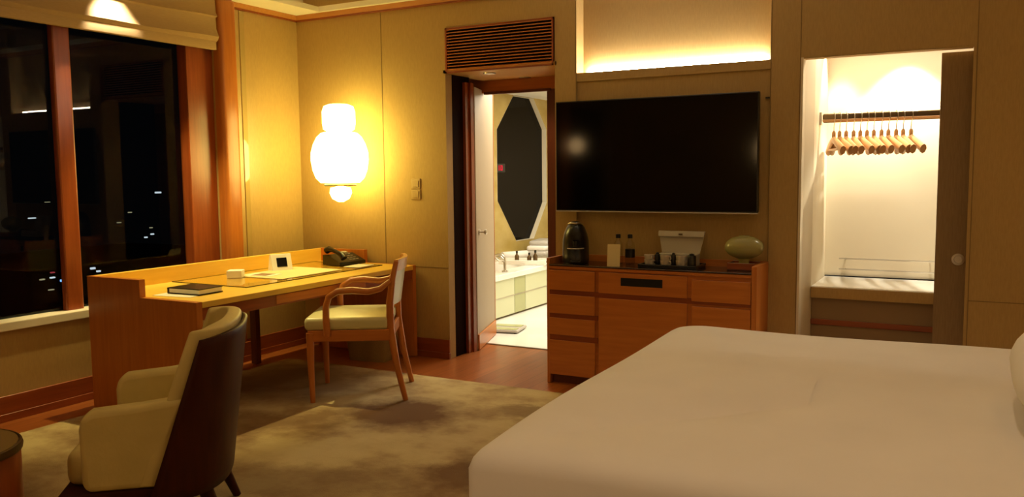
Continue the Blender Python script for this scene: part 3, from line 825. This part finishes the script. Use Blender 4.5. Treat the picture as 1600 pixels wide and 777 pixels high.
# dark capsule boxes between the stacks
for i, (x, s_) in enumerate(((-1.748, .8), (-1.643, .8), (-1.525, 1.25))):
    lab = ('small black capsule holder between the left and middle cups', 'small black capsule holder between the middle and right cups', 'large black capsule holder at the right end of the tray')[i]
    o = thing('capsule_holder', lab, 'holder', (x, 5.14, CT + .0085))
    MB().lathe([(.018 * s_, 0), (.022 * s_, .004), (.022 * s_, .070), (.018 * s_, .076)], n=20).build('holder_body', M['black'], o, smooth=True)
    MB().lathe([(.012 * s_, .076), (.014 * s_, .082), (.004, .088)], n=16).build('knob', M['black'], o, smooth=True)

# ------------------------------------------------------------------ television
tv = thing('television', 'large black flat-screen television mounted on the back wall', 'television', (-1.845, D - .001, 1.53))
MB().box(-.62, .62, -.045, .0, -.30, .30, .01, 2).build('mount_housing', M['black'], tv)
MB().box(-.688, .688, -.075, -.04, -.372, .372, .003, 1).build('bezel', M['black'], tv)
MB().box(-.680, .680, -.077, -.074, -.364, .364).build('screen', M['screen'], tv)
MB().box(-.688, .688, -.078, -.06, -.379, -.372).build('lower_edge', M['grey_plastic'], tv)
tag(MB().box(-1.135, -1.108, D - .006, D + .011, 1.862, 1.869).build('wall_latch', M['black']), 'tiny dark latch on the wall at the upper right corner of the television', 'latch')

# light switches
for i, (z, lab) in enumerate(((1.345, 'square brass-toned wall switch, upper of the pair'), (1.262, 'square brass-toned wall switch, lower of the pair'))):
    o = thing('wall_switch', lab, 'switch', (-3.765, D, z))
    MB().box(-.043, .043, -.008, 0, -.039, .039, .003, 1).build('plate', M['wall_satin'], o)
    MB().box(-.028, .028, -.012, -.008, -.025, .025, .002, 1).build('rocker', M['bronze'] if False else M['wall_satin'], o)

# ------------------------------------------------------------------ wall lamp
LAMP = emis('lamp_glass', (1.0, .79, .20), 15.0)
sc_ = thing('wall_sconce', 'glowing globe-shaped wall lamp above the far end of the desk', 'wall lamp', (-4.305, D, 1.555))
MB().lathe([(.001, 0), (.07, .001), (.075, .012), (.06, .02), (.001, .021)], n=28).build('wall_plate', M['bronze'], sc_, smooth=True)
o = sc_.children[0]; o.rotation_euler = (PI / 2, 0, 0)
MB().tube([(0, 0, 0), (0, -.22, 0)], .012, 10).build('arm', M['bronze'], sc_)
LC = (0, -.245)
MB().lathe([(.06, -.198), (.15, -.196), (.185, -.16), (.208, -.10), (.220, -.02), (.217, .04), (.200, .10), (.172, .155), (.14, .185), (.12, .192), (.05, .193)], LC, 44).build('globe_shade', LAMP, sc_, smooth=True)
MB().lathe([(.09, .196), (.120, .215), (.126, .26), (.126, .35), (.112, .39), (.075, .405), (.03, .408)], LC, 36).build('upper_shade', LAMP, sc_, smooth=True)
MB().lathe([(.02, -.222), (.120, -.222), (.126, -.214), (.120, -.205), (.02, -.205)], LC, 36).build('metal_disc', M['bronze'], sc_, smooth=True)
MB().lathe([(.02, -.223), (.078, -.235), (.086, -.275), (.066, -.32), (.02, -.345)], LC, 30).build('lower_globe', LAMP, sc_, smooth=True)

# ------------------------------------------------------------------ niche lamp strip
ns = thing('light_strip', 'glowing white tube light lying in the wall niche above the television', 'light strip', (-1.76, D + .104, 2.062))
MB().box(-.63, .63, -.018, .018, 0, .036).build('housing', M['metal'], ns)
k = MB().tube([(-.612, 0, .05), (-.606, 0, .05), (.606, 0, .05), (.612, 0, .05)], [.008, .014, .014, .008], 14)
k.build('tube', emis('warm_led', (1, .92, .76), 110), ns, smooth=True)

# ------------------------------------------------------------------ closet
cl = MB()
cy1, cz = 6.20, 2.32
cl.poly([(-.932, D + .08, 0), (-.885, 5.62, 0), (-.889, cy1, 0), (-1.0, cy1, 0), (-1.0, D + .08, 0)], (0, 0, cz))
cl.box(-.932, -.915, D, D + .08, 0, 2.095)
cl.box(-1.0, 0.9, cy1, cy1 + .08, 0, cz)
cl.box(.86, .94, D + .12, cy1, 0, cz)
cl.box(-1.0, .94, D + .08, cy1 + .08, cz, cz + .08)
struct('wall_closet', cl, M['cream'])
struct('floor_closet', MB().box(-1.0, .94, D + .0, cy1 + .08, -.1, 0), M['planks'])
struct('trim_9', MB().box(-.915, -.018, D + .001, D + .08, 2.088, 2.094), M['wall'])
# sliding door drawn partly across
sd = bpy.data.objects.new('door_2', None); COL.objects.link(sd); sd['kind'] = 'structure'
MB().box(-.176, .75, D + .122, D + .150, .01, 2.08, .002, 1).build('door_leaf', noise_color(mat('brown_door', (.26, .17, .08), .6), (.24, .155, .07), (.28, .185, .085), (30, 30, 3), 5, 3), sd)
k = MB().lathe([(.032, 0), (.034, .004), (.022, .006), (.02, .002)], n=28)
bmesh.ops.rotate(k.bm, verts=k.bm.verts, cent=(0, 0, 0), matrix=Matrix.Rotation(PI / 2, 3, 'X'))
o = k.build('recessed_pull', M['metal'], sd, smooth=True); o.location = (-.056, D + .121, .895)
# bench
bn = thing('closet_bench', 'pale topped luggage bench built into the lit closet', 'bench', (0, 0, 0))
BNX0, BNX1 = -.884, .85
MB().box(BNX0, BNX1, 5.61, cy1 - .02, .605, .68, .003, 1).build('bench_top', M['marble'], bn)
MB().box(BNX0, BNX1, 5.604, 5.612, .606, .672).build('bench_edge', M['wall'], bn)
MB().box(BNX0, BNX1, 5.64, cy1 - .02, 0, .60).build('bench_base', mat('bench_brown', (.26, .17, .08), .6), bn)
MB().box(BNX0, BNX1, 5.625, 5.64, .43, .465, .002, 1).build('base_strip', M['red_x'], bn)
MB().box(BNX0, BNX1, cy1 - .02, cy1 - .001, .60, .686).build('gap_shade_strip', M['black_matte'], bn)  # solid black strip drawn in place of the shade in the gap
for z, lab in ((.735, 'lower thin metal luggage rail on the closet wall'), (.808, 'upper thin metal luggage rail on the closet wall')):
    o = thing('luggage_rail', lab, 'rail', (-.5, cy1, z))
    MB().tube([(-.29, -.035, 0), (.9, -.035, 0)], .005, 8).build('rod', M['metal'], o)
    for x in (-.25, .27, .8): MB().tube([(x, 0, 0), (x, -.035, 0)], .005, 6).build('bracket', M['metal'], o)
# hanging rod
rd = thing('closet_rod', 'dark wooden hanging rod spanning the lit closet', 'rod', (0, 5.85, 1.75))
k = MB(); k.box(-.870, .85, -.016, .016, -.026, .034, .012, 3); k.build('rod_bar', M['bronze'], rd, smooth=True)
MB().box(-.868, .849, -.0175, .0175, -.022, -.004, .003, 1).build('wood_inlay', M['hanger_wood'], rd)
for x in (-.882, .852): MB().box(x - .004, x + .008, -.03, .03, -.04, .045, .003, 1).build('end_bracket', M['metal'], rd)
# hangers
def hanger(loc, rz, lab):
    o = thing('coat_hanger', lab, 'hanger', loc, rz, 'wooden hangers on the closet rod')
    # arms along local y; origin at hook centre on the rod
    pts, rad = [], []
    for i in range(13):
        s = -1 + 2 * i / 12
        pts.append((.012 * abs(s) ** 2, .215 * s, -.135 - .075 * abs(s) ** 1.25)); rad.append(.019 - .005 * (1 - abs(s)))
    MB().tube(pts, rad, 8, 1.6).build('shoulders', M['hanger_wood'], o, smooth=True)
    MB().tube([(0, -.17, -.20), (0, .17, -.20)], .007, 8).build('trouser_bar', M['hanger_wood'], o, smooth=True)
    MB().lathe([(.006, -.14), (.012, -.125), (.012, -.09), (.006, -.08)], n=10).build('neck', M['hanger_wood'], o, smooth=True)
    MB().tube([(0, 0, -.085), (0, 0, -.045), (0, -.018, -.024), (0, -.033, .004), (0, -.024, .032), (0, 0, .040), (0, .024, .032), (0, .031, .006)], .0028, 6).build('hook', M['metal'], o, smooth=True)
    return o
hx = [-.80, -.765, -.725, -.68, -.64, -.60, -.56, -.515, -.475, -.43, -.39, -.345]
ords = ['first', 'second', 'third', 'fourth', 'fifth', 'sixth', 'seventh', 'eighth', 'ninth', 'tenth', 'eleventh', 'twelfth']
h0 = None
for i, x in enumerate(hx):
    lab = 'wooden coat hanger, %s from the left end of the closet rod' % ords[i]
    if h0 is None: h0 = hanger((x, 5.85, 1.752), .2, lab); c_ = h0
    else: c_ = copy_tree(h0)
    c_.location = (x, 5.85, 1.750); c_['label'] = lab
    c_.rotation_euler.z = .34 + .06 * math.sin(i * 1.7)

# ------------------------------------------------------------------ outside the window: night city
struct('ground_outside', MB().box(-400, -5.4, -60, 300, -34.1, -34), M['asphalt'])
struct('road_outside', MB().box(-75, -62, -60, 220, -33.99, -33.9), mat('road', (.10, .14, .16), .6))
def city(px, py, w_, h_, m_, lab, cat, g):
    """a lit lamp or window about 60 m away, standing where the photograph shows it"""
    o = MB().box(-.1, .1, -w_ / 2, w_ / 2, -h_ / 2, h_ / 2, .02, 1).build('distant_lamp', m_, loc=(px[0], px[1], py))
    tag(o, lab, cat, g)
LW = emis('city_white', (.75, .85, 1.0), .9); LB = emis('city_blue', (.15, .35, 1.0), 2.2); LY = emis('city_amber', (.9, .8, .5), .35); LR = emis('city_red', (1, .1, .15), .3)
CITY = [(247, 301, 16, 2.5, LW, 'w'), (50, 341, 18, 1.6, LW, 'w'), (203, 332, 9, 1.5, LY, 'y'), (186, 348, 10, 1.3, LY, 'y'), (228, 371, 7, 2, LW, 'w'), (238, 366, 8, 2, LW, 'w'), (236, 356, 7, 1.4, LY, 'y'),
        (98, 438.5, 11, 3.5, LB, 'b'), (82, 434, 12, 2.2, LW, 'w'), (66, 437, 12, 2, LY, 'y'), (145, 419.5, 12, 3, LW, 'w'), (154, 424, 10, 2.5, LW, 'w'), (80, 453, 14, 1.5, LY, 'y'), (82, 426, 10, 2, LR, 'r'), (74, 316, 12, 1, LY, 'y')]
CF, CP, CY_, CR = 1315.03, .0895133, -.49977, -.01049
def cam_axes():
    c, s = math.cos(CY_), math.sin(CY_)
    fwd = Vector((s * math.cos(CP), c * math.cos(CP), -math.sin(CP)))
    right = Vector((c, -s, 0)); up = right.cross(fwd)
    return math.cos(CR) * right + math.sin(CR) * up, -math.sin(CR) * right + math.cos(CR) * up, fwd
R_, U_, F_ = cam_axes()
LAB = {'w': 'small white light in the dark city beyond the window', 'y': 'faint amber light in the dark city beyond the window',
       'b': 'bright blue light beyond the window, close to the wooden mullion', 'r': 'dim red light beyond the window above the blue light'}
for i, (px, py, ww, hh_, mm, kk) in enumerate(CITY):
    d = (px - 800) / CF * R_ - (py - 388.5) / CF * U_ + F_
    t_ = -62 / d.x
    p_ = Vector((0, 0, 1.42)) + d * t_
    city((p_.x, p_.y), p_.z, ww * t_ / CF * .62, hh_ * t_ / CF, mm, LAB[kk], 'light', {'w': 'white lights of the night city', 'y': 'amber lights of the night city'}.get(kk))

# ------------------------------------------------------------------ room lamps
def area(name, loc, rot, sx, sy, power, color, spread=None):
    l = bpy.data.lights.new(name, 'AREA'); l.shape = 'RECTANGLE'; l.size = sx; l.size_y = sy; l.energy = power; l.color = color
    if spread: l.spread = spread
    o = bpy.data.objects.new(name, l); o.location = loc; o.rotation_euler = rot; COL.objects.link(o); return o
def spot(name, loc, aim, power, color, ang, blend=.6, r=.03):
    l = bpy.data.lights.new(name, 'SPOT'); l.energy = power; l.color = color; l.spot_size = math.radians(ang); l.spot_blend = blend; l.shadow_soft_size = r
    o = bpy.data.objects.new(name, l); o.location = loc
    o.rotation_euler = (Vector(aim) - Vector(loc)).to_track_quat('-Z', 'Y').to_euler(); COL.objects.link(o); return o
WARM = (1, .62, .26)
# cove light lying on the ceiling border, washing the raised tray
area('cove_light_left', (TX0 - .1, 2.0, ZC + .06), (0, PI - .6, 0), .05, 6.0, 6, WARM)
area('cove_light_right', (TX1 + .06, 1.4, ZC + .06), (0, PI + .6, 0), .05, 6.5, 10, WARM)
# downlights in the soffit, and an added fill for the bed
spot('window_downlight', (-4.74, 3.60, 2.70), (-4.92, 3.62, 2.3), 60, (1, .88, .66), 66, .5, .02)
spot('desk_downlight', (-4.56, 3.88, 2.70), (-4.56, 3.88, .7), 190, (1, .80, .30), 66, .5, .02)
spot('bed_downlight', (-.1, 2.2, 2.95), (-.1, 2.8, 0), 26, (1, .75, .48), 120, .9, .05)
spot('bed_side_fill', (-.5, -.9, 2.92), (-.6, 2.1, .4), 85, (1, .74, .46), 46, .7, .04)  # unseen spot added to brighten the near side of the bed
spot('room_downlight', (-2.6, 2.0, 2.95), (-2.6, 2.5, 0), 9, WARM, 130, .9, .05)
spot('entry_downlight', (-3.0, 5.65, 2.15), (-3.0, 5.65, 0), 14, (1, .64, .30), 110, .8, .03)
struct('trim_12', MB().box(XL - .03, -4.85, -.05, .30, .150, ZC - .001, .03, 4), M['post'], smooth=True)
l = bpy.data.lights.new('tv_patch_light', 'POINT'); l.energy = 4; l.color = WARM; l.shadow_soft_size = .1  # unseen point light added for the soft patch reflected in the television
o = bpy.data.objects.new('tv_patch_light', l); o.location = (-4.70, .12, 1.78); COL.objects.link(o)
# bedside lamps on the headboard wall and an added fill light behind the camera
for y in (1.75, 4.5):
    l = bpy.data.lights.new('bedside_lamp', 'POINT'); l.energy = 3; l.color = WARM; l.shadow_soft_size = .12
    o = bpy.data.objects.new('bedside_lamp', l); o.location = (XR - .2, y, 1.25); COL.objects.link(o)
l = bpy.data.lights.new('rear_fill', 'POINT'); l.energy = 15; l.color = WARM; l.shadow_soft_size = .2  # unseen fill added to lighten surfaces facing the camera
o = bpy.data.objects.new('rear_fill', l); o.location = (-2.4, -1.3, 1.7); COL.objects.link(o)
# closet
spot('closet_downlight', (-.40, 5.99, 2.31), (-.40, 6.11, 0), 150, (1, .90, .68), 84, .5, .03)
spot('closet_side_light', (-.80, 6.02, 2.30), (-.84, 6.04, 0), 45, (1, .90, .68), 66, .5, .03)
area('closet_fill', (-.4, 5.75, 2.31), (0, 0, 0), .8, .03, 9, (1, .90, .70))  # added fill that lifts the brightness inside the closet
# bathroom
area('bathroom_light', (-3.2, 8.0, bz - .01), (0, 0, 0), 1.4, 2.6, 80, (1, .92, .72))
area('bathroom_entry_light', (-3.3, 6.6, bz - .01), (0, 0, 0), .5, .5, 22, (1, .88, .66))

# pieces that belong to a part hang under that part
def stem_(o): return o.name.split('.')[0]
NEST = {'desk_telephone': {'keypad': 'base', 'display': 'base'}, 'white_tea_box': {'lid_lip': 'lid', 'clasp': 'lid'}, 'television': {'screen': 'bezel', 'lower_edge': 'bezel'},
        'wall_switch': {'rocker': 'plate'}, 'digital_clock': {'numeral': 'clock_body'}, 'capsule_holder': {'knob': 'holder_body'}, 'bath_faucet': {'lever': 'base'},
        'coat_hanger': {'hook': 'neck'}, 'coffee_machine': {'trim_strip': 'body', 'lever': 'body'}, 'booklet': {'printed_panel': 'pages'}, 'bathtub': {'panel_rail': 'front_panel'},
        'rimmed_tray': {'rim_edge': 'rim'}, 'closet_rod': {'wood_inlay': 'rod_bar'}, 'bath_scale': {'foot_pad': 'platform'}, 'desk_clock': {'display': 'body'},
        'light_strip': {'tube': 'housing'}}
for root in [o for o in COL.objects if o.parent is None and stem_(o) in NEST]:
    rule = NEST[stem_(root)]; kids = list(root.children)
    for ch in kids:
        want = rule.get(stem_(ch))
        if want:
            host = next((k_ for k_ in kids if stem_(k_) == want), None)
            if host: ch.parent = host

# ------------------------------------------------------------------ world, camera, colour
wd = bpy.data.worlds.new('night'); wd.use_nodes = True; S.world = wd
wd.node_tree.nodes['Background'].inputs[0].default_value = (.5, .6, .8, 1)
wd.node_tree.nodes['Background'].inputs[1].default_value = .0015
cam = bpy.data.cameras.new('camera'); cam.sensor_width = 36; cam.sensor_fit = 'HORIZONTAL'; cam.lens = 36 * CF / 1600
cam.clip_start = .05; cam.clip_end = 1000
co = bpy.data.objects.new('camera', cam); COL.objects.link(co)
mw = Matrix(((R_.x, U_.x, -F_.x, 0), (R_.y, U_.y, -F_.y, 0), (R_.z, U_.z, -F_.z, 1.42), (0, 0, 0, 1)))
co.matrix_world = mw
S.camera = co
S.view_settings.view_transform = 'Standard'; S.view_settings.look = 'None'; S.view_settings.gamma = 1
S.view_settings.use_curve_mapping = False
S.view_settings.exposure = 0.0
S.cycles.use_denoising = True
S.cycles.max_bounces = 8; S.cycles.diffuse_bounces = 5; S.cycles.glossy_bounces = 4; S.cycles.transparent_max_bounces = 12
S.cycles.sample_clamp_indirect = 6
